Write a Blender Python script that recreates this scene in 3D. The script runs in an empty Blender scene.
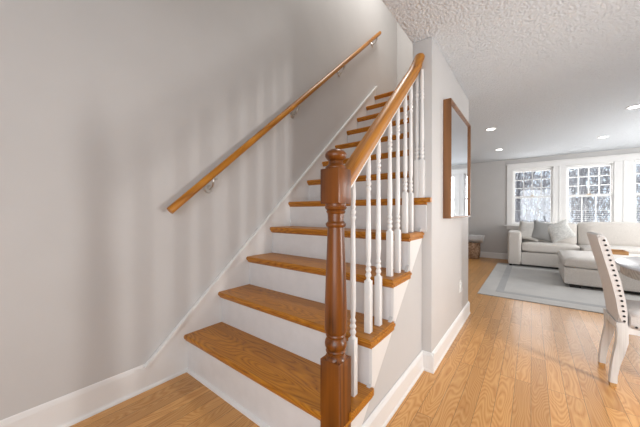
import bpy, bmesh, math, random
from mathutils import Vector, Matrix
random.seed(7)
S = bpy.context.scene
COL = S.collection

# ------------------------------------------------------------------ camera
F, YAW, PITCH = 271.8, 0.6618, -0.0054
cam = bpy.data.cameras.new('camera'); cam.sensor_width = 36; cam.lens = F / 640 * 36
cam.clip_start = 0.02; cam.clip_end = 300
co = bpy.data.objects.new('camera', cam); COL.objects.link(co)
co.location = (0, 0, 1.1); co.rotation_euler = (math.pi / 2 + PITCH, 0, YAW)
S.camera = co

# ------------------------------------------------------------------ light
S.view_settings.view_transform = 'Standard'; S.view_settings.look = 'None'
S.view_settings.gamma = 1; S.view_settings.use_curve_mapping = False
S.view_settings.exposure = 0.32
W = bpy.data.worlds.new('sky'); S.world = W; W.use_nodes = True
bg = W.node_tree.nodes['Background']
bg.inputs[0].default_value = (0.74, 0.86, 1.0, 1); bg.inputs[1].default_value = 1.15

def area(name, loc, size, power, direction, color=(1, 1, 1)):
    l = bpy.data.lights.new(name, 'AREA'); l.shape = 'RECTANGLE'
    l.size, l.size_y = size; l.energy = power; l.color = color
    o = bpy.data.objects.new(name, l); COL.objects.link(o); o.location = loc
    o.rotation_euler = Vector(direction).to_track_quat('-Z', 'Y').to_euler()
    return o
RX = 2.62       # right wall of the living room
RD = 1.98       # right wall of the dining corner
RE = 1.52       # unseen right wall by the entry, set in to bring the shadow light close
# unseen lights: a narrow one for the baluster shadows, added right and front fills,
# an added upstairs fill; only the far one is daylight through windows in view
area('baluster_shadow_light', (RE + .09, 1.86, .88), (0.20, 0.8), 27, (-1, 0, 0), (1, .98, .96))  # unseen source that throws the baluster shadows, through a made-up opening
area('living_fill', (RX + .10, 5.6, 1.40), (2.0, 1.3), 54, (-1, 0, 0), (1, .985, .97))  # soft fill added at an unseen, made-up window opening
area('front_fill', (.5, -1.75, 1.25), (1.9, 1.9), 36, (0, 1, 0), (.97, .98, 1))  # soft fill added behind the camera, its opening made up
area('far_daylight', (.9, 7.95, 1.45), (2.6, 1.2), 52, (0, -1, 0), (1, .985, .97))
area('stairwell_fill', (-1.25, 3.2, 5.1), (0.7, 0.7), 30, (0, 0, -1), (1, .98, .95))  # unseen light added to brighten the top of the stairwell

# ------------------------------------------------------------------ materials
def lin(c):
    return tuple(((v / 255) / 12.92 if v / 255 <= .04045 else ((v / 255 + .055) / 1.055) ** 2.4) for v in c) + (1,)
class NT:
    def __init__(s, name):
        s.m = bpy.data.materials.new(name); s.m.use_nodes = True
        s.t = s.m.node_tree; s.b = s.t.nodes['Principled BSDF']
    def n(s, typ, **kw):
        o = s.t.nodes.new(typ)
        for k, v in kw.items():
            if k in o.inputs: o.inputs[k].default_value = v
            else: setattr(o, k, v)
        return o
    def l(s, a, b): s.t.links.new(a, b)
    def coords(s, scale=(1, 1, 1), rot=(0, 0, 0), obj=True):
        tc = s.n('ShaderNodeTexCoord'); mp = s.n('ShaderNodeMapping')
        mp.inputs['Scale'].default_value = scale; mp.inputs['Rotation'].default_value = rot
        s.l(tc.outputs['Object'], mp.inputs['Vector']); return mp.outputs['Vector']
    def ramp(s, fac, stops):
        r = s.n('ShaderNodeValToRGB'); e = r.color_ramp.elements
        while len(e) < len(stops): e.new(.5)
        for k, (p, c) in enumerate(stops): e[k].position = p; e[k].color = c
        s.l(fac, r.inputs['Fac']); return r.outputs['Color']
    def mix(s, a, b, fac, mode='MIX'):
        m = s.n('ShaderNodeMix'); m.data_type = 'RGBA'; m.blend_type = mode
        for sock, v in ((m.inputs[0], fac), (m.inputs[6], a), (m.inputs[7], b)):
            if hasattr(v, 'links'): s.l(v, sock)
            else: sock.default_value = v
        return m.outputs[2]
    def bump(s, h, strength, dist=.01):
        b = s.n('ShaderNodeBump'); b.inputs['Strength'].default_value = strength; b.inputs['Distance'].default_value = dist
        s.l(h, b.inputs['Height']); s.l(b.outputs['Normal'], s.b.inputs['Normal'])
def plain(name, rgb, rough=.5, spec=.5, noise=0, nscale=40, bump=0, metal=0, amt=.06):
    k = NT(name); k.b.inputs['Roughness'].default_value = rough; k.b.inputs['Metallic'].default_value = metal
    k.b.inputs['Specular IOR Level'].default_value = spec
    c = lin(rgb)
    v = k.coords()
    nz = k.n('ShaderNodeTexNoise', Scale=nscale, Detail=4.0); k.l(v, nz.inputs['Vector'])
    lo = tuple(x * (1 - amt) for x in c[:3]) + (1,); hi = tuple(min(1, x * (1 + amt)) for x in c[:3]) + (1,)
    k.l(k.ramp(nz.outputs['Fac'], [(.3, lo), (.7, hi)]), k.b.inputs['Base Color'])
    if bump: k.bump(nz.outputs['Fac'], bump, .004)
    return k.m
M = {}
M['wall'] = plain('greige_wall_paint', (201, 199, 197), .6, .3, nscale=3, amt=.02)
M['trimw'] = plain('white_gloss_trim', (233, 232, 230), .3, .5, nscale=6, amt=.015)
M['riser'] = plain('white_riser_paint', (222, 221, 221), .35, .5, nscale=14, amt=.03)
M['dark'] = plain('black_plastic', (30, 26, 24), .6)
M['metal'] = plain('brushed_nickel', (200, 196, 190), .3, metal=1)
M['brass'] = plain('brass', (190, 150, 80), .3, metal=1)
M['plate'] = plain('white_plastic', (235, 234, 230), .35)
M['snow'] = plain('snowy_ground', (214, 220, 228), .9, nscale=.6, amt=.15)
M['bark'] = plain('tree_bark', (150, 146, 146), .9, nscale=8, amt=.3)
M['twig'] = plain('twig_brown', (188, 182, 180), .9, nscale=3, amt=.35)
M['hedge'] = plain('evergreen_needles', (72, 82, 70), .9, nscale=9, amt=.45)
M['siding'] = plain('pale_siding', (196, 204, 214), .7)
M['roof'] = plain('slate_roof', (96, 100, 112), .8, nscale=12, amt=.2)

def ceiling_mat():
    k = NT('textured_ceiling'); k.b.inputs['Roughness'].default_value = .9; k.b.inputs['Specular IOR Level'].default_value = .1
    v = k.coords()
    a = k.n('ShaderNodeTexNoise', Scale=80.0, Detail=3.0, Roughness=.6); k.l(v, a.inputs['Vector'])
    b = k.n('ShaderNodeTexVoronoi', Scale=60.0); k.l(v, b.inputs['Vector'])
    m = k.n('ShaderNodeMath', operation='SUBTRACT'); k.l(a.outputs['Fac'], m.inputs[0]); k.l(b.outputs['Distance'], m.inputs[1])
    k.b.inputs['Base Color'].default_value = lin((212, 216, 220))
    k.bump(m.outputs[0], .6, .012); return k.m
M['ceiling'] = ceiling_mat()

def wood(name, dark, mid, light, axis, rough=.3, ring=9, stretch=14, planks=None, coat=.0, bumpv=.04, lo=.22, mi=.42, tilt=0):
    """oak with growth-ring figure stretched along an axis ('x','y','z')."""
    k = NT(name); k.b.inputs['Roughness'].default_value = rough
    k.b.inputs['Coat Weight'].default_value = coat; k.b.inputs['Coat Roughness'].default_value = .12
    sc = {'x': (1 / stretch, 1, 1), 'y': (1, 1 / stretch, 1), 'z': (1, 1, 1 / stretch)}[axis]
    tc = k.n('ShaderNodeTexCoord'); base = tc.outputs['Object']
    if tilt:
        tm_ = k.n('ShaderNodeMapping'); tm_.inputs['Rotation'].default_value = (tilt, 0, 0); k.l(base, tm_.inputs['Vector']); base = tm_.outputs[0]
    shade = None
    if planks:
        w, ln = planks
        rot = k.n('ShaderNodeMapping'); rot.inputs['Rotation'].default_value = (0, 0, math.pi / 2 if axis == 'y' else 0)
        k.l(base, rot.inputs['Vector'])
        br = k.n('ShaderNodeTexBrick', Scale=1.0); br.inputs['Brick Width'].default_value = ln; br.inputs['Row Height'].default_value = w
        br.inputs['Mortar Size'].default_value = .0009; br.inputs['Mortar Smooth'].default_value = .2
        br.inputs['Color1'].default_value = (0, 0, 0, 1); br.inputs['Color2'].default_value = (1, 1, 1, 1); br.inputs['Mortar'].default_value = (.5, .5, .5, 1)
        br.offset = .37; br.offset_frequency = 3
        k.l(rot.outputs[0], br.inputs['Vector'])
        mul = k.n('ShaderNodeVectorMath', operation='SCALE'); mul.inputs['Scale'].default_value = 7.3
        k.l(br.outputs['Color'], mul.inputs[0])
        add = k.n('ShaderNodeVectorMath', operation='ADD'); k.l(base, add.inputs[0]); k.l(mul.outputs[0], add.inputs[1])
        base = add.outputs[0]; shade = br
    mp = k.n('ShaderNodeMapping'); mp.inputs['Scale'].default_value = sc; k.l(base, mp.inputs['Vector'])
    big = k.n('ShaderNodeTexNoise', Scale=ring * .55, Detail=1.5); k.l(mp.outputs[0], big.inputs['Vector'])
    mm = k.n('ShaderNodeMath', operation='MULTIPLY'); mm.inputs[1].default_value = ring * 2.2; k.l(big.outputs['Fac'], mm.inputs[0])
    fr = k.n('ShaderNodeMath', operation='PINGPONG'); fr.inputs[1].default_value = .5; k.l(mm.outputs[0], fr.inputs[0])
    mp2 = k.n('ShaderNodeMapping'); sc2 = {'x': (.6, 30, 30), 'y': (30, .6, 30), 'z': (30, 30, .6)}[axis]; mp2.inputs['Scale'].default_value = sc2
    k.l(base, mp2.inputs['Vector'])
    fine = k.n('ShaderNodeTexNoise', Scale=6.0, Detail=3.0); k.l(mp2.outputs[0], fine.inputs['Vector'])
    a = k.n('ShaderNodeMath', operation='MULTIPLY_ADD'); a.inputs[1].default_value = 1.1; k.l(fr.outputs[0], a.inputs[0])
    f2 = k.n('ShaderNodeMath', operation='MULTIPLY'); f2.inputs[1].default_value = .55; k.l(fine.outputs['Fac'], f2.inputs[0])
    k.l(f2.outputs[0], a.inputs[2])
    c = k.ramp(a.outputs[0], [(lo, lin(dark)), (mi, lin(mid)), (.85, lin(light))])
    if shade:
        tint = k.ramp(shade.outputs['Color'], [(0, (.80, .78, .76, 1)), (.5, (.95, .95, .95, 1)), (1, (1.0, 1.0, 1.0, 1))])
        c = k.mix(c, tint, 1.0, 'MULTIPLY')
        c = k.mix(c, (.13, .06, .025, 1), shade.outputs['Fac'])
    k.l(c, k.b.inputs['Base Color'])
    k.bump(a.outputs[0], bumpv, .003)
    return k.m
M['floor'] = wood('oak_strip_floor', (132, 82, 36), (204, 142, 74), (224, 172, 108), 'y', rough=.36, ring=13, stretch=5, planks=(.082, 1.1), coat=.1, lo=.08, mi=.27)
M['tread'] = wood('stained_oak_tread', (92, 46, 2), (166, 102, 16), (192, 126, 30), 'x', rough=.42, ring=13, stretch=7, coat=.05, lo=.14, mi=.34)
M['newel'] = wood('stained_newel_oak', (76, 36, 3), (110, 58, 7), (130, 72, 12), 'z', rough=.34, ring=6, stretch=14, coat=.1)
M['rail'] = wood('stained_rail_oak', (146, 88, 16), (176, 112, 26), (192, 128, 38), 'y', rough=.36, ring=8, stretch=16, coat=.05, tilt=-.745)
M['frame'] = wood('walnut_frame', (96, 58, 26), (122, 78, 38), (138, 92, 48), 'z', rough=.4, ring=5)
M['traywood'] = wood('tray_wood', (150, 104, 56), (176, 128, 76), (196, 150, 98), 'x', rough=.4, ring=6)
M['legtip'] = wood('bare_oak_tip', (160, 116, 62), (184, 140, 84), (200, 158, 104), 'z', rough=.5, ring=6)
M['weathered'] = wood('weathered_grey_wood', (190, 187, 183), (208, 206, 203), (216, 215, 213), 'z', rough=.5, ring=5)
M['tablegrey'] = wood('greywashed_apron', (150, 142, 132), (182, 174, 164), (200, 194, 186), 'x', rough=.5, ring=8)
M['tabletop'] = wood('pale_gloss_tabletop', (182, 184, 190), (194, 196, 202), (200, 202, 208), 'y', rough=.25, ring=5)

def fabric(name, rgb, scale=260, amt=.1, big=0):
    k = NT(name); k.b.inputs['Roughness'].default_value = .95; k.b.inputs['Specular IOR Level'].default_value = .1
    k.b.inputs['Sheen Weight'].default_value = .25
    v = k.coords(); c = lin(rgb)
    w = k.n('ShaderNodeTexNoise', Scale=float(scale), Detail=2.0); k.l(v, w.inputs['Vector'])
    col = k.ramp(w.outputs['Fac'], [(.3, tuple(x * (1 - amt) for x in c[:3]) + (1,)), (.7, tuple(min(1, x * (1 + amt)) for x in c[:3]) + (1,))])
    if big:
        b = k.n('ShaderNodeTexNoise', Scale=float(big), Detail=3.0); k.l(v, b.inputs['Vector'])
        col = k.mix(col, k.ramp(b.outputs['Fac'], [(.35, (.86, .86, .87, 1)), (.65, (1, 1, 1, 1))]), .8, 'MULTIPLY')
    k.l(col, k.b.inputs['Base Color']); k.bump(w.outputs['Fac'], .15, .002); return k.m
M['sofa'] = fabric('oatmeal_linen', (212, 206, 199), 120)
M['chairfab'] = fabric('oatmeal_chair_linen', (204, 200, 197), 240)
M['pale'] = fabric('pale_pillow', (212, 209, 203), 90, .14, 12)
M['greyp'] = fabric('grey_pillow', (156, 156, 154), 140, .1)
M['patt'] = fabric('patterned_pillow', (214, 213, 208), 60, .2, 18)
M['rug'] = fabric('pale_grey_rug', (198, 196, 192), 180, .1, 3)
M['rugline'] = fabric('grey_rug_band', (172, 172, 172), 180, .1, 5)
M['blanket'] = fabric('grey_blanket', (205, 204, 204), 120)

def wicker_mat():
    k = NT('wicker_weave'); k.b.inputs['Roughness'].default_value = .8
    v = k.coords()
    w = k.n('ShaderNodeTexVoronoi', Scale=34.0); k.l(v, w.inputs['Vector'])
    k.l(k.ramp(w.outputs['Color'], [(0, lin((120, 84, 58))), (1, lin((214, 186, 158)))]), k.b.inputs['Base Color'])
    k.bump(w.outputs['Distance'], .8, .01); return k.m
M['wicker'] = wicker_mat()
def mirror_mat():
    k = NT('mirror_glass'); k.b.inputs['Metallic'].default_value = 1; k.b.inputs['Roughness'].default_value = .02
    k.b.inputs['Base Color'].default_value = (.86, .90, .95, 1); return k.m
M['mirror'] = mirror_mat()
def glass_mat():
    k = NT('window_glass'); t = k.n('ShaderNodeBsdfTransparent'); g = k.n('ShaderNodeBsdfGlossy', Roughness=.02)
    m = k.n('ShaderNodeMixShader'); m.inputs[0].default_value = .06
    k.l(t.outputs[0], m.inputs[1]); k.l(g.outputs[0], m.inputs[2])
    k.l(m.outputs[0], k.t.nodes['Material Output'].inputs['Surface']); return k.m
M['glass'] = glass_mat()
def lamp_mat():
    k = NT('downlight_lens'); k.b.inputs['Emission Color'].default_value = (1, .97, .92, 1); k.b.inputs['Emission Strength'].default_value = 6; return k.m
M['lamp'] = lamp_mat()

# ------------------------------------------------------------------ builders
def newbm(): return bmesh.new()
def box(bm, x0, x1, y0, y1, z0, z1, bev=0, seg=2):
    r = bmesh.ops.create_cube(bm, size=1)
    vs = r['verts']
    for v in vs:
        v.co = Vector(((x0 + x1) / 2 + v.co.x * (x1 - x0), (y0 + y1) / 2 + v.co.y * (y1 - y0), (z0 + z1) / 2 + v.co.z * (z1 - z0)))
    if bev:
        es = list({e for v in vs for e in v.link_edges})
        bmesh.ops.bevel(bm, geom=es, offset=bev, segments=seg, affect='EDGES', profile=.5)
    return bm
def lathe(bm, prof, cx=0, cy=0, seg=28, cap=True):
    rings = []
    for z, r in prof:
        rings.append([bm.verts.new((cx + r * math.cos(2 * math.pi * k / seg), cy + r * math.sin(2 * math.pi * k / seg), z)) for k in range(seg)])
    for a, b in zip(rings, rings[1:]):
        for k in range(seg): bm.faces.new((a[k], a[(k + 1) % seg], b[(k + 1) % seg], b[k]))
    if cap:
        bm.faces.new(list(reversed(rings[0]))); bm.faces.new(rings[-1])
    return bm
def prism(bm, pts, axis, a, b):
    """extrude polygon pts (2D) along an axis from a to b. axis x: pts=(y,z); y: (x,z); z: (x,y)"""
    def mk(p, t): return {'x': (t, p[0], p[1]), 'y': (p[0], t, p[1]), 'z': (p[0], p[1], t)}[axis]
    A = [bm.verts.new(mk(p, a)) for p in pts]; B = [bm.verts.new(mk(p, b)) for p in pts]
    bm.faces.new(A); bm.faces.new(list(reversed(B)))
    n = len(pts)
    for k in range(n): bm.faces.new((A[k], B[k], B[(k + 1) % n], A[(k + 1) % n]))
    return bm
def sweep(bm, path, prof, up=Vector((0, 0, 1)), side=None):
    """sweep closed 2D profile (side, up) along path of points"""
    path = [Vector(p) for p in path]; rings = []
    for i, p in enumerate(path):
        t = (path[min(i + 1, len(path) - 1)] - path[max(i - 1, 0)]).normalized()
        sd = side if side is not None else t.cross(up).normalized()
        u = sd.cross(t).normalized()
        rings.append([bm.verts.new(p + sd * a + u * b) for a, b in prof])
    n = len(prof)
    for a, b in zip(rings, rings[1:]):
        for k in range(n): bm.faces.new((a[k], a[(k + 1) % n], b[(k + 1) % n], b[k]))
    bm.faces.new(list(reversed(rings[0]))); bm.faces.new(rings[-1])
    return bm
def circ(r, n=14, ry=None):
    return [(r * math.cos(2 * math.pi * k / n), (ry or r) * math.sin(2 * math.pi * k / n)) for k in range(n)]
def obj(name, bm, mat, parent=None, smooth=None, auto=True):
    bmesh.ops.recalc_face_normals(bm, faces=bm.faces[:])
    if parent is not None and not parent.get('local'):
        w = Vector(parent.get('wloc', (0, 0, 0)))
        for v in bm.verts: v.co -= w
    me = bpy.data.meshes.new(name); bm.to_mesh(me); bm.free()
    me.materials.append(M[mat] if isinstance(mat, str) else mat)
    if smooth is not None:
        for p in me.polygons: p.use_smooth = True
        me.set_sharp_from_angle(angle=math.radians(smooth))
    o = bpy.data.objects.new(name, me); COL.objects.link(o)
    if parent is not None: o.parent = parent
    if parent is not None and 'wloc' in parent: o['wloc'] = list(parent['wloc'])
    if parent is not None and parent.get('local'): o['local'] = 1
    return o
def tag(o, label, cat, group=None):
    o['label'] = label; o['category'] = cat
    if group: o['group'] = group
    return o
def thing(name, label, cat, loc=(0, 0, 0), group=None, rot=0, local=False):
    o = bpy.data.objects.new(name, None); COL.objects.link(o); o.location = loc; o.rotation_euler = (0, 0, rot)
    o.empty_display_size = .1
    o['wloc'] = list(loc)
    if local: o['local'] = 1; del o['wloc']
    return tag(o, label, cat, group)
def struct(name, bm, mat, parent=None, smooth=None):
    o = obj(name, bm, mat, parent, smooth); o['kind'] = 'structure'; return o

# ------------------------------------------------------------------ dimensions
XL = -1.885            # left wall face
WX = -.541             # main wall, room side
WI = -.676             # main wall, stairwell side
YW, YE = 1.945, 3.31   # main wall near end, far end
H = 2.304; HT = 5.2
YF = 7.65              # far wall
BACK = -1.6
Y0, G, R1, R = .891, .259, .257, .2356
XS = -.606             # face of the wall under the stairs
XT = -.592             # tip of the tread returns
NS = 12
def nose(i): return Y0 + i * G - (.020 if i == 4 else 0)
def tz(i): return R1 + i * R
LX = -3.0              # left end of the living room

# ------------------------------------------------------------------ structure
struct('floor', box(newbm(), LX - .1, RX + .1, BACK - .1, YF + .1, -.12, 0), 'floor')
bm = newbm()
box(bm, WI, RX + .1, BACK - .1, YE, H, H + .3)                # over dining side
box(bm, WI, RX + .1, YE, YF + .1, H, H + .3); box(bm, LX - .1, WI, YE, YF + .1, H, H + .03)
box(bm, XL - .1, WI, BACK - .1, .1, H, H + .3)
struct('ceiling', bm, 'ceiling')
struct('ceiling_upper', box(newbm(), XL - .15, WI + .15, .0, 4.9, HT, HT + .1), 'ceiling')
bm = newbm(); box(bm, XL - .12, XL, BACK, 4.72, 0, HT)
struct('wall_left', bm, 'wall')
struct('wall_upper_far', box(newbm(), XL, WI, 4.64, 4.76, H + .04, HT), 'wall')
struct('wall_upper_right', box(newbm(), WI, WI + .12, .1, 4.64, H + .3, HT), 'wall')
struct('wall_upper_near', box(newbm(), XL, WI, -.02, .1, H + .3, HT), 'wall')
struct('floor_upper', box(newbm(), XL, WI, nose(11) + .3, 4.64, tz(11) - .04, tz(11)), 'floor')
bm = newbm(); box(bm, WI, WX, YW, YE, 0, H, .004, 2)
struct('wall_middle', bm, 'wall', smooth=40)
bm = newbm(); box(bm, LX, WI, YE - .12, YE, 0, 2.08); box(bm, LX, WI, YE - .02, YE, 2.08, H); struct('wall_nook', bm, 'wall')
struct('wall_living_left', box(newbm(), LX - .12, LX, YE - .12, YF, 0, H), 'wall')
# closed triangular wall under the open treads
bm = newbm()
prism(bm, [(Y0 + .06, 0), (YW - .003, 0), (YW - .003, tz(4) - .20)] + [(Y0 + .06, .05)], 'x', XS - .02, XS - .002)
struct('wall_under_stairs', bm, 'wall')
# far wall with three window openings
WIN = [(-.342, .356), (.570, 1.253), (1.511, 2.20)]
WZ0, WZ1 = .80, 2.075
bm = newbm()
box(bm, LX - .1, RX + .1, YF, YF + .12, 0, WZ0); box(bm, LX - .1, RX + .1, YF, YF + .12, WZ1, H)
xs = [LX - .1] + [v for w in WIN for v in w] + [RX + .1]
for k in range(0, len(xs), 2): box(bm, xs[k], xs[k + 1], YF, YF + .12, WZ0, WZ1)
struct('wall_far', bm, 'wall')
# unseen right wall, stepped in for the shadow light, openings made for the lights
bm = newbm()
box(bm, RE, RE + .1, BACK - .1, 1.75, 0, H); box(bm, RE, RE + .1, 1.97, 2.15, 0, H); box(bm, RE, RE + .1, 1.75, 1.97, 0, .46); box(bm, RE, RE + .1, 1.75, 1.97, 1.30, H)
box(bm, RE + .1, RD + .1, 2.05, 2.15, 0, H); box(bm, RD, RD + .1, 2.15, 4.05, 0, H)
box(bm, RD + .1, RX + .1, 3.95, 4.05, 0, H); box(bm, RX, RX + .1, 4.05, 4.55, 0, H); box(bm, RX, RX + .1, 6.65, YF + .1, 0, H)
box(bm, RX, RX + .1, 4.55, 6.65, 0, .72); box(bm, RX, RX + .1, 4.55, 6.65, 2.08, H)
struct('wall_right', bm, 'wall')
bm = newbm()
box(bm, XL - .12, -.45, BACK - .1, BACK, 0, H); box(bm, 1.45, RX + .1, BACK - .1, BACK, 0, H)
box(bm, -.45, 1.45, BACK - .1, BACK, 0, .25); box(bm, -.45, 1.45, BACK - .1, BACK, 2.2, H)  # unseen opening, made for the added front fill
struct('wall_back', bm, 'wall')

# baseboards: profile (out, z)
BB = [(0, 0), (.019, 0), (.019, .012), (.014, .02), (.014, .108), (.010, .118), (.006, .126), (0, .13)]
def baseboard(name, p0, p1, nrm, hs=1.0, ws=1.0):
    bm = newbm(); p0 = Vector(p0); p1 = Vector(p1); n = Vector(nrm)
    A = [bm.verts.new(p0 + n * a * ws + Vector((0, 0, z * hs))) for a, z in BB]; B = [bm.verts.new(p1 + n * a * ws + Vector((0, 0, z * hs))) for a, z in BB]
    k = len(BB)
    for i in range(k): bm.faces.new((A[i], A[(i + 1) % k], B[(i + 1) % k], B[i]))
    bm.faces.new(A); bm.faces.new(list(reversed(B)))
    return struct(name, bm, 'trimw')
baseboard('baseboard_left', (XL, BACK, 0), (XL, .66, 0), (1, 0, 0), 1.24, .55)
struct('trim_3', prism(newbm(), [(XL + .001, 0), (XL + .019, 0), (XL + .018, .010), (XL + .009, .018), (XL + .001, .018)], 'y', BACK, Y0 + .02), 'trimw')
baseboard('baseboard_middle', (WX, YW - .018, 0), (WX, YE + .018, 0), (1, 0, 0))
baseboard('baseboard_middle_end', (XS, YW, 0), (WX + .018, YW, 0), (0, -1, 0))
baseboard('baseboard_stairs', (XS, Y0 + .1, 0), (XS, YW, 0), (1, 0, 0))
baseboard('baseboard_far', (LX, YF, 0), (RX, YF, 0), (0, -1, 0), 1.05)
baseboard('baseboard_nook', (LX, YE, 0), (WX, YE, 0), (0, 1, 0))

# ------------------------------------------------------------------ windows
# outer casing
bm = newbm()
cy0, cy1 = YF - .022, YF
box(bm, -.457, -.342, cy0, cy1, WZ0, WZ1, .004); box(bm, .356, .570, cy0, cy1, WZ0, WZ1, .004); box(bm, 1.253, 1.511, cy0, cy1, WZ0, WZ1, .004)
box(bm, 2.20, 2.315, cy0, cy1, WZ0, WZ1, .004)
box(bm, -.457, 2.315, cy0, cy1, WZ1, WZ1 + .105, .004); box(bm, -.475, 2.333, YF - .04, YF, WZ1 + .105, WZ1 + .125, .004)
for a, b in ((.45, .475), (1.37, 1.395)): box(bm, a, b, YF - .03, cy0, WZ0, WZ1, .003)
struct('trim_1', bm, 'trimw')
bm = newbm(); box(bm, -.50, 2.36, YF - .075, YF, WZ0 - .028, WZ0, .006); box(bm, -.457, 2.315, YF - .02, YF, WZ0 - .10, WZ0 - .028, .003)
struct('trim_2', bm, 'trimw')
ZM = 1.435
for n, (a, b) in enumerate(WIN, 1):
    bm = newbm(); ya, yb = YF + .01, YF + .11
    box(bm, a, a + .014, ya, yb, WZ0, WZ1); box(bm, b - .014, b, ya, yb, WZ0, WZ1); box(bm, a, b, ya, yb, WZ1 - .025, WZ1); box(bm, a, b, ya, yb, WZ0, WZ0 + .02)
    w = struct('window_%d' % n, bm, 'trimw')
    def sash(name, z0, z1, y0, y1, rows, cols):
        bm = newbm(); s = .024; x0, x1 = a + .014, b - .014
        box(bm, x0, x0 + s, y0, y1, z0, z1, .003); box(bm, x1 - s, x1, y0, y1, z0, z1, .003)
        box(bm, x0 + s, x1 - s, y0, y1, z0, z0 + .042, .003); box(bm, x0 + s, x1 - s, y0, y1, z1 - .042, z1, .003)
        p = struct(name, bm, 'trimw', w)
        bm = newbm(); m = .009 if rows == 3 else .006
        for c in range(1, cols):
            x = x0 + s + (x1 - x0 - 2 * s) * c / cols; box(bm, x - m, x + m, y0 + .006, y1 - .006, z0 + .042, z1 - .042)
        for r in range(1, rows):
            z = z0 + .042 + (z1 - z0 - .084) * r / rows; box(bm, x0 + s, x1 - s, y0 + .006, y1 - .006, z - m, z + m)
        struct('muntins', bm, 'trimw', p)
        bm = newbm(); ym = (y0 + y1) / 2; box(bm, x0 + s, x1 - s, ym - .002, ym + .002, z0 + .042, z1 - .042)
        struct('pane', bm, 'glass', p)
    sash('upper_sash', ZM - .02, WZ1 - .025, YF + .055, YF + .085, 3, 4)
    sash('lower_sash', WZ0 + .02, ZM + .02, YF + .02, YF + .05, 2, 3)
    bm = newbm(); xm = (a + b) / 2
    box(bm, xm - .03, xm + .03, YF + .012, YF + .05, ZM + .02, ZM + .032, .003)
    struct('sash_lock', bm, 'brass', w)

# slatted blinds in the middle and right windows
for k, lab in ((1, 'white horizontal slat blind hanging open in the middle window'), (2, 'white horizontal slat blind hanging open in the window at the right edge')):
    a, b = WIN[k]
    t = thing('window_blind', lab, 'blind', ((a + b) / 2, YF + .008, WZ1 - .02), 'slatted blinds in the windows')
    bm = newbm(); box(bm, a + .005, b - .005, YF - .012, YF + .016, WZ1 - .028, WZ1 - .002, .002); obj('headrail', bm, 'trimw', t)
    bm = newbm(); z = WZ1 - .06
    while z > WZ0 + .02:
        prism(bm, [(YF - .010, z), (YF - .010, z + .0015), (YF + .012, z + .0035), (YF + .012, z + .002)], 'x', a + .006, b - .006); z -= .042
    obj('slats', bm, 'trimw', t)
    bm = newbm(); box(bm, a + .006, b - .006, YF - .010, YF + .012, WZ0 + .002, WZ0 + .012, .002); obj('bottom_rail', bm, 'trimw', t)

# ------------------------------------------------------------------ staircase
st = thing('staircase', 'straight wooden staircase with orange stained oak treads and white risers beside the grey wall', 'staircase', (-1.24, Y0, 0))
XIN = XL + .008
TT = .032
for i in range(NS):
    y, z = nose(i), tz(i)
    last = (i == NS - 1)
    depth = G + .03 if not last else .34
    xr = XT if i <= 4 else WI
    yb = y + depth
    if i == 4: yb = YW
    bm = newbm()
    # rounded nosing profile in (y,z)
    pr = [(yb, z), (y + .008, z), (y + .002, z - .005), (y, z - .012), (y, z - .019), (y + .003, z - .026), (y + .009, z - TT), (yb, z - TT)]
    if i == 0:
        prism(bm, pr, 'x', XIN, -.69); box(bm, -.691, XT, .97, yb, z - TT, z)
    elif i <= 3:
        prism(bm, pr, 'x', XIN, XT)
        # return nosing on the open side runs past the riser above
        bmesh.ops.bevel(bm, geom=[e for e in bm.edges if all(abs(v.co.x - XT) < 1e-5 for v in e.verts) and abs(e.verts[0].co.z - e.verts[1].co.z) < 1e-5], offset=.009, segments=3, affect='EDGES')
    elif i == 4:
        prism(bm, pr, 'x', XIN, WX)
        box(bm, XIN, WI, YW - .001, y + G + .03, z - TT, z)
    else:
        prism(bm, pr, 'x', XIN, xr)
    t = obj('tread', bm, 'tread', st, 35)
    bm = newbm(); zb = z - R if i else 0
    if i == 4: box(bm, XIN, WX - .035, YW - .013, YW - .001, zb, z - TT)
    else: box(bm, XIN, XS - .013 if i < 4 else WI, y + .03, y + .046, zb, z - TT)
    r = obj('riser', bm, 'riser', st)
    bm = newbm(); xe = (-.66 if i == 0 else XS + .004) if i < 4 else WI
    if i == 4: xe = WX - .03
    prism(bm, [(y + .03, z - TT), (y + .012, z - TT), (y + .013, z - TT - .008), (y + .022, z - TT - .016), (y + .03, z - TT - .020)], 'x', XIN, xe)
    if i <= 3:
        box(bm, XS, XS + .008, y + .03, y + G + .03, z - TT - .014, z - TT, .002)
    obj('cove_moulding', bm, 'tread', st)
# shoe moulding along the bottom riser
bm = newbm(); prism(bm, [(Y0 + .03, 0), (Y0 + .014, 0), (Y0 + .016, .012), (Y0 + .03, .02)], 'x', XIN, XS); obj('shoe_moulding', bm, 'trimw', st)
# wall skirtboard with cap
slope = R / G
sk = lambda y: .140 + slope * (y - .66)
bm = newbm(); yt = 3.80
prism(bm, [(.60, 0), (Y0 + .05, 0), (yt, sk(yt) - .50), (yt, sk(yt)), (.66, sk(.66)), (.60, .15)], 'x', XL + .001, XL + .007)
obj('wall_skirtboard', bm, 'trimw', st)
bm = newbm()
prism(bm, [(.655, sk(.655)), (yt, sk(yt)), (yt, sk(yt) + .024), (.645, sk(.645) + .024)], 'x', XL + .001, XL + .030)
obj('skirtboard_cap', bm, 'trimw', st)
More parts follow.
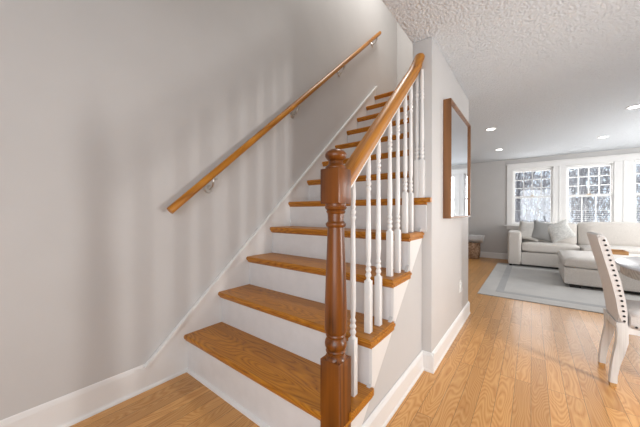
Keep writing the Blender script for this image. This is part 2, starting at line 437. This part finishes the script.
# outer stringer under the open treads: stepped top, sloping bottom
bm = newbm()
for i in range(4):
    y = nose(i); y2 = nose(i + 1) + .03 if i < 3 else YW - .014
    lo = lambda yy: max(0, tz(0) - .115 + slope * (yy - Y0 - .20))
    y1 = y + .046
    if y2 > y1: prism(bm, [(y1, lo(y1)), (y2, lo(y2)), (y2, tz(i) - TT), (y1, tz(i) - TT)], 'x', XS - .012, XS + .003)
    # riser end
    box(bm, XS - .012, XS + .003, y + .030, y1 + .0005, (tz(i) - R if i else 0), tz(i) - TT)
obj('outer_stringer', bm, 'trimw', st)

# ------------------------------------------------------------------ balustrade
bl = thing('stair_balustrade', 'oak newel post and handrail on white turned balusters along the open side of the stairs', 'balustrade', (-.648, .94, 0))
NX, NY, NH = -.648, .94, .047
bm = newbm()
box(bm, NX - NH, NX + NH, NY - NH, NY + NH, 0, .490, .003)
# lamb's tongue shoulders
def pyr(bm, z0, h0, z1, h1, n=4):
    prev = None
    for k in range(n + 1):
        t = k / n; hh = h0 + (h1 - h0) * math.sin(t * math.pi / 2); z = z0 + (z1 - z0) * t
        ring = [bm.verts.new((NX + sx * hh, NY + sy * hh, z)) for sx, sy in ((-1, -1), (1, -1), (1, 1), (-1, 1))]
        if prev:
            for j in range(4): bm.faces.new((prev[j], prev[(j + 1) % 4], ring[(j + 1) % 4], ring[j]))
        prev = ring
    bm.faces.new(prev)
pyr(bm, .487, .0465, .503, .030)
lathe(bm, [(.488, .046), (.498, .043), (.506, .036), (.512, .036), (.516, .041), (.522, .0425), (.528, .039), (.532, .041), (.542, .0455), (.552, .0465), (.562, .045), (.572, .040),
           (.577, .037), (.582, .041), (.588, .0425), (.594, .040), (.600, .045), (.612, .0475), (.70, .0465), (.80, .0435), (.92, .039), (1.036, .0345), (1.040, .040), (1.046, .0425), (1.053, .0425), (1.058, .037),
           (1.062, .034), (1.092, .0345), (1.097, .039), (1.103, .0405), (1.108, .037), (1.112, .043), (1.119, .046), (1.126, .043), (1.137, .044)], NX, NY, 36)
box(bm, NX - NH, NX + NH, NY - NH, NY + NH, 1.134, 1.279, .004)
np_ = obj('newel_post', bm, 'newel', bl, 32)
bm = newbm()
lathe(bm, [(1.278, .040), (1.281, .044), (1.287, .044), (1.290, .040), (1.296, .035), (1.303, .030), (1.308, .031)] +
      [(1.336 + .028 * math.sin(a), max(.002, .0455 * math.cos(a))) for a in [(-.95 + k * (2.52 / 14)) for k in range(15)]], NX, NY, 32)
obj('ball_finial', bm, 'newel', np_, 60)
# handrail: profile (side, up)
RAILX = -.648
zr = lambda y: 1.292 + .950 * (y - 1.06)      # centre line
half = [(.020, -.036), (.021, -.018), (.031, -.010), (.034, .004), (.030, .020), (.020, .030), (.006, .034)]
prof = half + [(-a, b) for a, b in reversed(half)]
path = [(RAILX, y, zr(y)) for y in (.985, 1.2, 1.4, 1.6, 1.75)]
path += [(RAILX + .004, 1.84, zr(1.84) + .001), (RAILX + .014, 1.90, zr(1.90) + .024), (RAILX + .024, YW, zr(YW) + .052)]
obj('handrail', sweep(newbm(), path, prof, side=Vector((1, 0, 0))), 'rail', bl, 50)
bm = newbm(); pathf = [(RAILX, y, zr(y) - .056) for y in (.99, 1.5, 1.90)]
fil = [(-.016, -.006), (.016, -.006), (.016, .006), (-.016, .006)]
obj('rail_fillet', sweep(bm, pathf, fil, side=Vector((1, 0, 0))), 'trimw', bl)
BAL = [(-.650, 1.082, 0), (-.650, 1.232, 1), (-.650, 1.345, 1), (-.650, 1.494, 2), (-.650, 1.612, 2), (-.648, 1.730, 3), (-.647, 1.830, 3), (-.637, 1.9285, 4), (-.603, 1.9285, 4)]
def baluster(x, y, i):
    zb = tz(i); zt = zr(y) - .045
    if i == 4: zt = zr(y) - .03
    hq = .016
    sb = zb + .262
    bm = newbm()
    box(bm, x - hq, x + hq, y - hq, y + hq, zb, sb, .0015)
    a = sb; t = zt - .205
    P = [(a - .004, .016), (a + .006, .0125), (a + .012, .009), (a + .018, .0125), (a + .028, .0155), (a + .036, .0125), (a + .041, .0095), (a + .047, .013), (a + .055, .0155), (a + .063, .0125), (a + .068, .0095),
         (a + .074, .0125), (a + .081, .0145), (a + .088, .0115), (a + .094, .0095), (a + .11, .0115), (a + .15, .0142), (a + .20, .0140), (t - .03, .0105), (t, .0095),
         (t + .005, .0125), (t + .012, .014), (t + .019, .0115), (t + .024, .009), (t + .03, .0125), (t + .038, .0145), (t + .046, .012), (t + .051, .0095), (t + .057, .012), (t + .063, .013), (t + .07, .010),
         (t + .08, .0115), (t + .11, .013), (zt, .0095)]
    lathe(bm, P, x, y, 14)
    return obj('baluster', bm, 'trimw', bl, 40)
for b in BAL: baluster(*b)

# ------------------------------------------------------------------ wall handrail
hr = thing('wall_handrail', 'long oak handrail on metal brackets running up the grey wall left of the stairs', 'handrail', (XL, .78, 1.1))
HX = XL + .072
zh = lambda y: 1.115 + .890 * (y - .784)
prof = [(.021 * math.cos(a), .025 * math.sin(a)) for a in [2 * math.pi * k / 18 for k in range(18)]]
obj('rail', sweep(newbm(), [(HX, y, zh(y)) for y in (.775, .785, 1.5, 2.5, 3.79, 3.80)], prof, side=Vector((1, 0, 0))), 'rail', hr, 50)
for y in (1.075, 1.97, 2.80, 3.68):
    zc = zh(y) - .105
    bm = newbm()
    r = bmesh.ops.create_cone(bm, cap_ends=True, segments=24, radius1=.033, radius2=.026, depth=.012, matrix=Matrix.Translation((XL + .0062, y, zc)) @ Matrix.Rotation(math.pi / 2, 4, 'Y'))
    b = obj('bracket', bm, 'metal', hr, 40)
    pth = [(XL + .008, y, zc), (XL + .035, y, zc), (XL + .060, y, zc + .018), (HX, y, zc + .050), (HX, y, zh(y) - .022)]
    bm = newbm(); sweep(bm, pth, circ(.0065, 10), side=Vector((0, 1, 0)))
    box(bm, HX - .012, HX + .012, y - .03, y + .03, zh(y) - .037, zh(y) - .030)
    obj('bracket_arm', bm, 'metal', b, 50)

# ------------------------------------------------------------------ ceiling downlights
LT = [((-.471, 4.637), 'round recessed downlight nearest the hanging mirror, left front of the four'), ((-.501, 6.252), 'round recessed downlight nearest the far left corner, left back of the four'),
      ((.898, 6.237), 'round recessed downlight before the middle window, right back of the four'), ((.925, 4.66), 'round recessed downlight at the right edge of the picture, right front of the four')]
for (x, y), lab in LT:
    t = thing('recessed_downlight', lab, 'ceiling light', (x, y, H), 'recessed downlights in the ceiling')
    bm = newbm(); lathe(bm, [(H - .001, .052), (H - .006, .052), (H - .007, .066), (H - .002, .070), (H - .0005, .070)], x, y, 32); obj('trim_ring', bm, 'trimw', t, 40)
    bm = newbm(); lathe(bm, [(H - .0055, .051), (H - .0095, .035), (H - .0105, .010)], x, y, 24); obj('lens', bm, 'lamp', t, 60)

# ------------------------------------------------------------------ mirror and outlet
mz0, mz1, my0, my1 = 1.05, 1.965, 2.235, 3.075
t = thing('wall_mirror', 'tall rectangular mirror in a slim brown wooden frame on the grey wall end', 'mirror', (WX, (my0 + my1) / 2, mz0))
bm = newbm(); d = .058; w = .016
x0, x1 = WX + .001, WX + d
box(bm, x0, x1, my0, my0 + w, mz0, mz1, .002); box(bm, x0, x1, my1 - w, my1, mz0, mz1, .002)
box(bm, x0, x1, my0 + w, my1 - w, mz0, mz0 + w, .002); box(bm, x0, x1, my0 + w, my1 - w, mz1 - w, mz1, .002)
obj('wooden_frame', bm, 'frame', t)
bm = newbm(); box(bm, WX + .002, WX + .044, my0 + w, my1 - w, mz0 + w, mz1 - w); obj('mirror_glass', bm, 'mirror', t)

t = thing('wall_outlet', 'white electrical outlet plate low on the grey wall near the living room', 'outlet', (WX, 2.87, .39))
bm = newbm(); box(bm, WX + .0005, WX + .006, 2.835, 2.905, .332, .448, .002); obj('cover_plate', bm, 'plate', t)
for zc in (.365, .415):
    bm = newbm(); box(bm, WX + .006, WX + .0085, 2.852, 2.888, zc - .016, zc + .016, .004, 3); s = obj('receptacle', bm, 'plate', t)
    bm = newbm(); box(bm, WX + .0085, WX + .0088, 2.861, 2.863, zc - .004, zc + .008); box(bm, WX + .0085, WX + .0088, 2.876, 2.878, zc - .004, zc + .008); obj('slots', bm, 'dark', s)

# ------------------------------------------------------------------ living room soft things
def puffbox(bm, x0, x1, y0, y1, z0, z1, bev=.03, puff=.02, axis='z', n=8):
    """soft box: subdivided, rounded, bulging towards +/- axis"""
    cx, cy, cz = (x0 + x1) / 2, (y0 + y1) / 2, (z0 + z1) / 2; hx, hy, hz = (x1 - x0) / 2, (y1 - y0) / 2, (z1 - z0) / 2
    r = bmesh.ops.create_cube(bm, size=2); vs = r['verts']
    es = list({e for v in vs for e in v.link_edges})
    bmesh.ops.subdivide_edges(bm, edges=es, cuts=n, use_grid_fill=True)
    vs = [v for v in bm.verts if v.is_valid and not v.tag]
    for v in vs:
        p = v.co.copy(); v.tag = True
        q = Vector((p.x * hx, p.y * hy, p.z * hz))
        inner = Vector((max(-hx + bev, min(hx - bev, q.x)), max(-hy + bev, min(hy - bev, q.y)), max(-hz + bev, min(hz - bev, q.z))))
        dlt = q - inner
        if dlt.length > 1e-9: q = inner + dlt.normalized() * min(bev, max(abs(dlt.x), abs(dlt.y), abs(dlt.z)))
        u, w, s = {'z': (p.x, p.y, p.z), 'y': (p.x, p.z, p.y), 'x': (p.y, p.z, p.x)}[axis]
        k = puff * (1 - u ** 2) * (1 - w ** 2) * s
        q['xyz'.index(axis)] += k
        v.co = q + Vector((cx, cy, cz))
    return bm
# rug
rg = thing('area_rug', 'pale grey area rug with a darker border line under the sofa and ottoman', 'rug', (1.0, 5.5, 0))
obj('pile', box(newbm(), -.575, 2.5, 4.19, 7.0, 0, .010, .003), 'rug', rg)
bm = newbm()
bx0, bx1, by0, by1 = -.39, 2.32, 4.42, 6.80
for (a, b, c, d_) in ((bx0, bx0 + .09, by0, by1), (bx1 - .09, bx1, by0, by1), (bx0 + .09, bx1 - .09, by0, by0 + .09), (bx0 + .09, bx1 - .09, by1 - .09, by1)): box(bm, a, b, c, d_, .0098, .0112)
obj('border_band', bm, 'rugline', rg)
# sofa
ZS = .0112
so = thing('sectional_sofa', 'large oatmeal linen sectional sofa under the row of windows', 'sofa', (1.0, 7.1, ZS))
obj('base', puffbox(newbm(), -.165, 2.5, 6.79, 7.52, .045, .305, .02, .0), 'sofa', so, 60)
obj('arm', puffbox(newbm(), -.39, -.165, 6.74, 7.54, .04, .70, .035, .006, 'x'), 'sofa', so, 60)
obj('back_frame', puffbox(newbm(), -.17, 2.5, 7.38, 7.54, .30, .84, .04, .0), 'sofa', so, 60)
obj('seat_cushion', puffbox(newbm(), -.16, .70, 6.76, 7.28, .31, .485, .045, .02), 'sofa', so, 60)
obj('seat_cushion', puffbox(newbm(), .71, 2.49, 6.60, 7.28, .31, .485, .045, .02), 'sofa', so, 60)
bm = puffbox(newbm(), -.155, .695, 7.16, 7.39, .45, .885, .06, .03, 'y')
obj('back_cushion', bm, 'sofa', so, 60)
bm = puffbox(newbm(), .705, 2.49, 7.16, 7.39, .45, .915, .06, .03, 'y')
obj('back_cushion', bm, 'sofa', so, 60)
for x, y in ((-.34, 6.80), (-.34, 7.48), (2.4, 6.85), (2.4, 7.48)):
    obj('foot', lathe(newbm(), [(ZS, .022), (.05, .028)], x, y, 12), 'dark', so)
obj('plinth', box(newbm(), -.30, 2.45, 6.82, 7.48, ZS + .015, .05), 'dark', so)
# throw pillows
def pillow(name, w, h, d, mat, loc, rx, rz, roll, label):
    bm = newbm(); n = 14; G_ = {}
    for s in (1, -1):
        for i in range(n + 1):
            for j in range(n + 1):
                u, v = 2 * i / n - 1, 2 * j / n - 1
                ed = (i in (0, n)) or (j in (0, n))
                if s == -1 and ed: G_[s, i, j] = G_[1, i, j]; continue
                pin = 1 - .10 * (1 - abs(u)) ** 1.0 * (abs(v) ** 6) * 1.0
                pin2 = 1 - .10 * (1 - abs(v)) * (abs(u) ** 6)
                t = ((1 - u ** 2) * (1 - v ** 2)) ** .42
                G_[s, i, j] = bm.verts.new((u * w / 2 * pin2, s * d / 2 * t, v * h / 2 * pin))
    for s in (1, -1):
        for i in range(n):
            for j in range(n): bm.faces.new((G_[s, i, j], G_[s, i + 1, j], G_[s, i + 1, j + 1], G_[s, i, j + 1]))
    bmesh.ops.transform(bm, matrix=Matrix.Rotation(rz, 4, 'Z') @ Matrix.Rotation(rx, 4, 'X') @ Matrix.Rotation(roll, 4, 'Y'), verts=bm.verts[:])
    zmin = min(v.co.z for v in bm.verts)
    o = obj(name, bm, mat, None, 60); o.location = (loc[0], loc[1], loc[2] - zmin)
    return tag(o, label, 'pillow', 'throw pillows on the sofa')
pillow('throw_pillow', .39, .39, .15, 'pale', (-.04, 7.03, .493), -.32, 0, .18, 'off-white throw pillow leaning beside the sofa arm, leftmost of three')
pillow('throw_pillow', .39, .39, .15, 'greyp', (.19, 6.99, .496), -.32, -.05, .20, 'medium grey throw pillow in the middle of the three on the sofa')
pillow('throw_pillow', .38, .38, .15, 'patt', (.42, 6.95, .497), -.40, -.1, -.45, 'pale patterned throw pillow tilted over, rightmost of three on the sofa')
# ottoman
ot = thing('square_ottoman', 'big upholstered oatmeal ottoman on the rug in front of the sofa', 'ottoman', (1.1, 5.8, ZS))
obj('body', puffbox(newbm(), .375, 1.95, 5.31, 6.45, .055, .30, .02, .006), 'sofa', ot, 60)
obj('top_cushion', puffbox(newbm(), .365, 1.96, 5.30, 6.46, .29, .44, .055, .022), 'sofa', ot, 60)
for x, y in ((.50, 5.40), (1.85, 5.40), (.50, 6.2), (1.85, 6.2)):
    obj('foot', box(newbm(), x - .06, x + .06, y - .06, y + .06, ZS, .056, .004), 'dark', ot)
obj('plinth', box(newbm(), .50, 1.85, 5.38, 6.22, ZS + .022, .056), 'dark', ot)
# wooden tray on the ottoman
tr = thing('serving_tray', 'small brown wooden tray lying on the big ottoman', 'tray', (1.06, 6.05, .457))
tx0, tx1, ty0, ty1, tz0 = .93, 1.13, 5.95, 6.21, .4562
obj('tray_base', box(newbm(), tx0, tx1, ty0, ty1, tz0, tz0 + .008, .001), 'traywood', tr)
for a in ((tx0, tx1, ty0, ty0 + .012), (tx0, tx1, ty1 - .012, ty1), (tx0, tx0 + .012, ty0 + .012, ty1 - .012), (tx1 - .012, tx1, ty0 + .012, ty1 - .012)):
    obj('tray_side', box(newbm(), a[0], a[1], a[2], a[3], tz0 + .008, tz0 + .058, .002), 'traywood', tr)
# basket and blanket
bk = thing('wicker_basket', 'round brown wicker basket on the floor against the far grey wall', 'basket', (-1.16, 7.35, 0))
bm = newbm(); bxx, byy = -1.12, 7.36
lathe(bm, [(0, .13), (.02, .15), (.12, .17), (.25, .172), (.36, .165), (.375, .168), (.38, .160), (.36, .152), (.10, .155), (.03, .13)], bxx, byy, 32); obj('woven_body', bm, 'wicker', bk, 50)
for s in (-1, 1):
    pth = [(bxx + s * .165, byy + .05 * math.cos(a), .36 + .06 * math.sin(a)) for a in [k * math.pi / 8 for k in range(9)]]
    obj('handle', sweep(newbm(), pth, circ(.009, 8), side=Vector((1, 0, 0))), 'wicker', bk, 50)
bm = newbm()
for k, (dy, dz, rr_) in enumerate(((-.02, .475, .09),)):
    pth = [(bxx - .22 + .46 * j / 10, byy + dy - .03 + .01 * math.sin(j), dz + .006 * math.sin(j * 1.7)) for j in range(11)]
    pr = [(rr_ * (1 + .06 * math.sin(5 * a)) * math.cos(a), rr_ * (1 + .06 * math.sin(5 * a)) * math.sin(a)) for a in [2 * math.pi * q / 22 for q in range(22)]]
    sweep(bm, pth, pr, side=Vector((0, 1, 0)))
bl_ = obj('rolled_blanket', bm, 'blanket', None, 60); tag(bl_, 'rolled pale grey blanket lying on top of the wicker basket', 'blanket')

# ------------------------------------------------------------------ dining table
CX, CY, RT, ZT = 1.21, 2.94, .712, .728
tb = thing('round_dining_table', 'round dining table with pale glossy top and greywashed apron at the right edge', 'table', (CX, CY, 0))
bm = newbm(); lathe(bm, [(ZT - .022, RT - .02), (ZT - .018, RT - .004), (ZT - .010, RT), (ZT - .004, RT - .002), (ZT, RT - .010)], CX, CY, 96); obj('table_top', bm, 'tabletop', tb, 40)
bm = newbm(); lathe(bm, [(ZT - .088, RT - .040), (ZT - .084, RT - .030), (ZT - .03, RT - .024), (ZT - .022, RT - .022)], CX, CY, 96); obj('apron', bm, 'tablegrey', tb, 40)
bm = newbm(); lathe(bm, [(.05, .12), (.10, .11), (.16, .07), (.30, .085), (.42, .11), (.52, .08), (.60, .07), (ZT - .085, .16)], CX, CY, 40); obj('pedestal', bm, 'tablegrey', tb, 40)
for k in range(4):
    a = math.pi / 4 + k * math.pi / 2; dx, dy = math.cos(a), math.sin(a)
    pth = [(CX + dx * r_, CY + dy * r_, z_) for r_, z_ in ((.06, .16), (.18, .15), (.30, .09), (.40, .045), (.44, .035))]
    obj('foot', sweep(newbm(), pth, [(-.03, -.03), (.03, -.03), (.03, .03), (-.03, .03)]), 'tablegrey', tb)

# ------------------------------------------------------------------ dining chair (faces +x, local coords)
ch = thing('dining_chair', 'upholstered oatmeal dining chair with dark nailheads and curved pale legs at the round table', 'chair', (.428, 2.475, 0), None, 0.03, True)
cw = .335   # width along local y, 0..cw
def ribbon(bm, pts, y0, y1, bev=.012):
    """pts: (x_rear, x_front, z) outline rows -> thick curved panel between y0 and y1"""
    ring = [(a, z) for a, b, z in pts] + [(b, z) for a, b, z in reversed(pts)]
    prism(bm, ring, 'y', y0, y1)
    es = [e for e in bm.edges if abs(e.verts[0].co.y - e.verts[1].co.y) < 1e-6 and (abs(e.verts[0].co.y - y0) < 1e-6 or abs(e.verts[0].co.y - y1) < 1e-6)]
    bmesh.ops.bevel(bm, geom=es, offset=bev, segments=3, affect='EDGES')
    return bm
# rear profile of back: x offset versus z
rows = [(.004, .042, .405), (.000, .040, .47), (-.012, .030, .56), (-.031, .013, .66), (-.054, -.010, .76), (-.077, -.032, .86), (-.094, -.048, .930), (-.098, -.056, .947), (-.090, -.064, .955)]
obj('backrest', ribbon(newbm(), rows, 0, cw), 'chairfab', ch, 45)
obj('seat', puffbox(newbm(), .045, .47, -.005, cw + .005, .375, .495, .03, .012), 'chairfab', ch, 60)
bm = newbm(); box(bm, .0, .45, .012, cw - .012, .345, .395, .004); obj('seat_frame', bm, 'weathered', ch)
def nails(pts):
    for p in pts:
        bm = newbm()
        bmesh.ops.create_uvsphere(bm, u_segments=10, v_segments=6, radius=.0068, matrix=Matrix.Translation(p) @ Matrix.Diagonal((1, .6, 1, 1)))
        obj('nailhead', bm, 'dark', ch, 80)
def interp(z):
    for (a0, b0, z0), (a1, b1, z1) in zip(rows, rows[1:]):
        if z0 <= z <= z1:
            t = (z - z0) / (z1 - z0); return a0 + (a1 - a0) * t + .6 * ((b0 + (b1 - b0) * t) - (a0 + (a1 - a0) * t))
zs = [.425 + k * (.920 - .425) / 16 for k in range(17)]
for yy in (-.001, cw + .001):
    nails([(interp(z), yy, z) for z in zs])
nails([(x, -.006, .400) for x in [.075 + k * .037 for k in range(11)]])
# legs: rear S-curved, front turned-ish tapered
def leg(pts, y, w=.021, tip=True):
    bm = newbm(); rings = []
    for x, z, hw in pts:
        rings.append([bm.verts.new((x + sx * hw, y + sy * w * (hw / .024) ** .5, z)) for sx, sy in ((-1, -1), (1, -1), (1, 1), (-1, 1))])
    for a, b in zip(rings, rings[1:]):
        for k in range(4): bm.faces.new((a[k], a[(k + 1) % 4], b[(k + 1) % 4], b[k]))
    bm.faces.new(list(reversed(rings[0]))); bm.faces.new(rings[-1])
    bmesh.ops.bevel(bm, geom=[e for e in bm.edges if abs(e.verts[0].co.z - e.verts[1].co.z) > .01], offset=.004, segments=2, affect='EDGES')
    o = obj('leg', bm, 'weathered', ch, 50)
    x, z, hw = pts[0]
    bm = newbm(); box(bm, x - hw * .85, x + hw * .85, y - w * .75, y + w * .75, 0, z, .002); obj('foot_tip', bm, 'legtip', o)
rear = [(-.018, .022, .018), (-.016, .07, .018), (-.008, .14, .020), (.008, .22, .023), (.020, .29, .026), (.020, .35, .026), (.016, .41, .026)]
front = [(.425, .022, .019), (.425, .15, .022), (.430, .26, .028), (.430, .36, .030)]
for yy in (.026, cw - .026):
    leg(rear, yy); leg(front, yy)

# ------------------------------------------------------------------ outdoors
struct('ground', box(newbm(), -30, 40, YF + .13, 60, -.9, -.6), 'snow')
def tree_mesh(seed, hgt, name):
    rnd = random.Random(seed); bm = newbm()
    def branch(p, d, L, r, lv):
        pts = [p.copy()]; q = p.copy(); dd = d.copy()
        n = 5 if lv < 2 else 3
        for k in range(n):
            dd = (dd + Vector((rnd.uniform(-1, 1), rnd.uniform(-1, 1), rnd.uniform(-.3, .6))) * (.10 if lv == 0 else .22)).normalized()
            q = q + dd * L / n; pts.append(q.copy())
        ns = 7 if lv == 0 else (5 if lv == 1 else 3); rings = []
        for k, pt in enumerate(pts):
            rr = r * (1 - .75 * k / n); t = (pts[min(k + 1, n)] - pts[max(k - 1, 0)]).normalized(); a = t.orthogonal().normalized(); b = t.cross(a)
            rings.append([bm.verts.new(pt + (a * math.cos(2 * math.pi * j / ns) + b * math.sin(2 * math.pi * j / ns)) * rr) for j in range(ns)])
        for A, B in zip(rings, rings[1:]):
            for j in range(ns): bm.faces.new((A[j], A[(j + 1) % ns], B[(j + 1) % ns], B[j]))
        if lv < 3:
            cnt = (11, 6, 5)[lv]
            for k in range(cnt):
                f = rnd.uniform(.25 if lv == 0 else .15, 1.0); i = min(n - 1, int(f * n)); pt = pts[i].lerp(pts[i + 1], f * n - i)
                ang = rnd.uniform(0, 6.28); t = dd; a = t.orthogonal().normalized(); b = t.cross(a)
                nd = (t * rnd.uniform(.3, .8) + (a * math.cos(ang) + b * math.sin(ang)) * .9).normalized()
                branch(pt, nd, L * rnd.uniform(.3, .52), max(.008, r * (.42 if lv == 0 else .5)), lv + 1)
    branch(Vector((0, 0, 0)), Vector((0, 0, 1)), hgt, hgt * .022, 0)
    me = bpy.data.meshes.new(name); bm.to_mesh(me); bm.free(); me.materials.append(M['bark']); return me
tm = [tree_mesh(s, h, 'bare_tree') for s, h in ((3, 7.0), (11, 8.5), (23, 6.0))]
rnd = random.Random(5)
spots = [(-2.6, 17.0), (-.6, 19.5), (1.6, 17.5), (2.6, 22.0), (4.4, 18.5), (6.2, 21.5), (7.0, 17.5), (9.3, 20.5), (.6, 24.0), (11.5, 23.0), (4.8, 25.5), (-3.2, 23.0)]
for k, (x, y) in enumerate(spots):
    o = bpy.data.objects.new('bare_tree', tm[k % 3]); COL.objects.link(o)
    o.location = (x, y, -.6); o.rotation_euler = (0, 0, rnd.uniform(0, 6.28)); s = rnd.uniform(.85, 1.15); o.scale = (s, s, s)
    tag(o, 'bare leafless winter tree standing outside beyond the living room windows', 'tree', 'bare trees outside the windows')
# tangled winter brush further back
bm = newbm(); rb = random.Random(9)
for k in range(9000):
    x = rb.uniform(-12, 26); y = rb.uniform(14.5, 27); L = rb.uniform(.6, 2.4); w = rb.uniform(.010, .035)
    d = Vector((rb.gauss(0, .5), rb.gauss(0, .4), 1)).normalized() * L; p = Vector((x, y, -.6 + rb.random() ** 1.2 * 3.6))
    s1 = d.orthogonal().normalized() * w; s2 = d.cross(s1).normalized() * w
    a = [bm.verts.new(p + s1), bm.verts.new(p - s1 * .5 + s2), bm.verts.new(p - s1 * .5 - s2)]; t = bm.verts.new(p + d)
    for j in range(3): bm.faces.new((a[j], a[(j + 1) % 3], t))
o = obj('winter_brush', bm, 'twig'); tag(o, 'tangle of brown leafless brush far outside the windows', 'brush'); o['kind'] = 'stuff'
for k in list(bpy.data.objects):
    for p in ('wloc', 'local'):
        if p in k: del k[p]
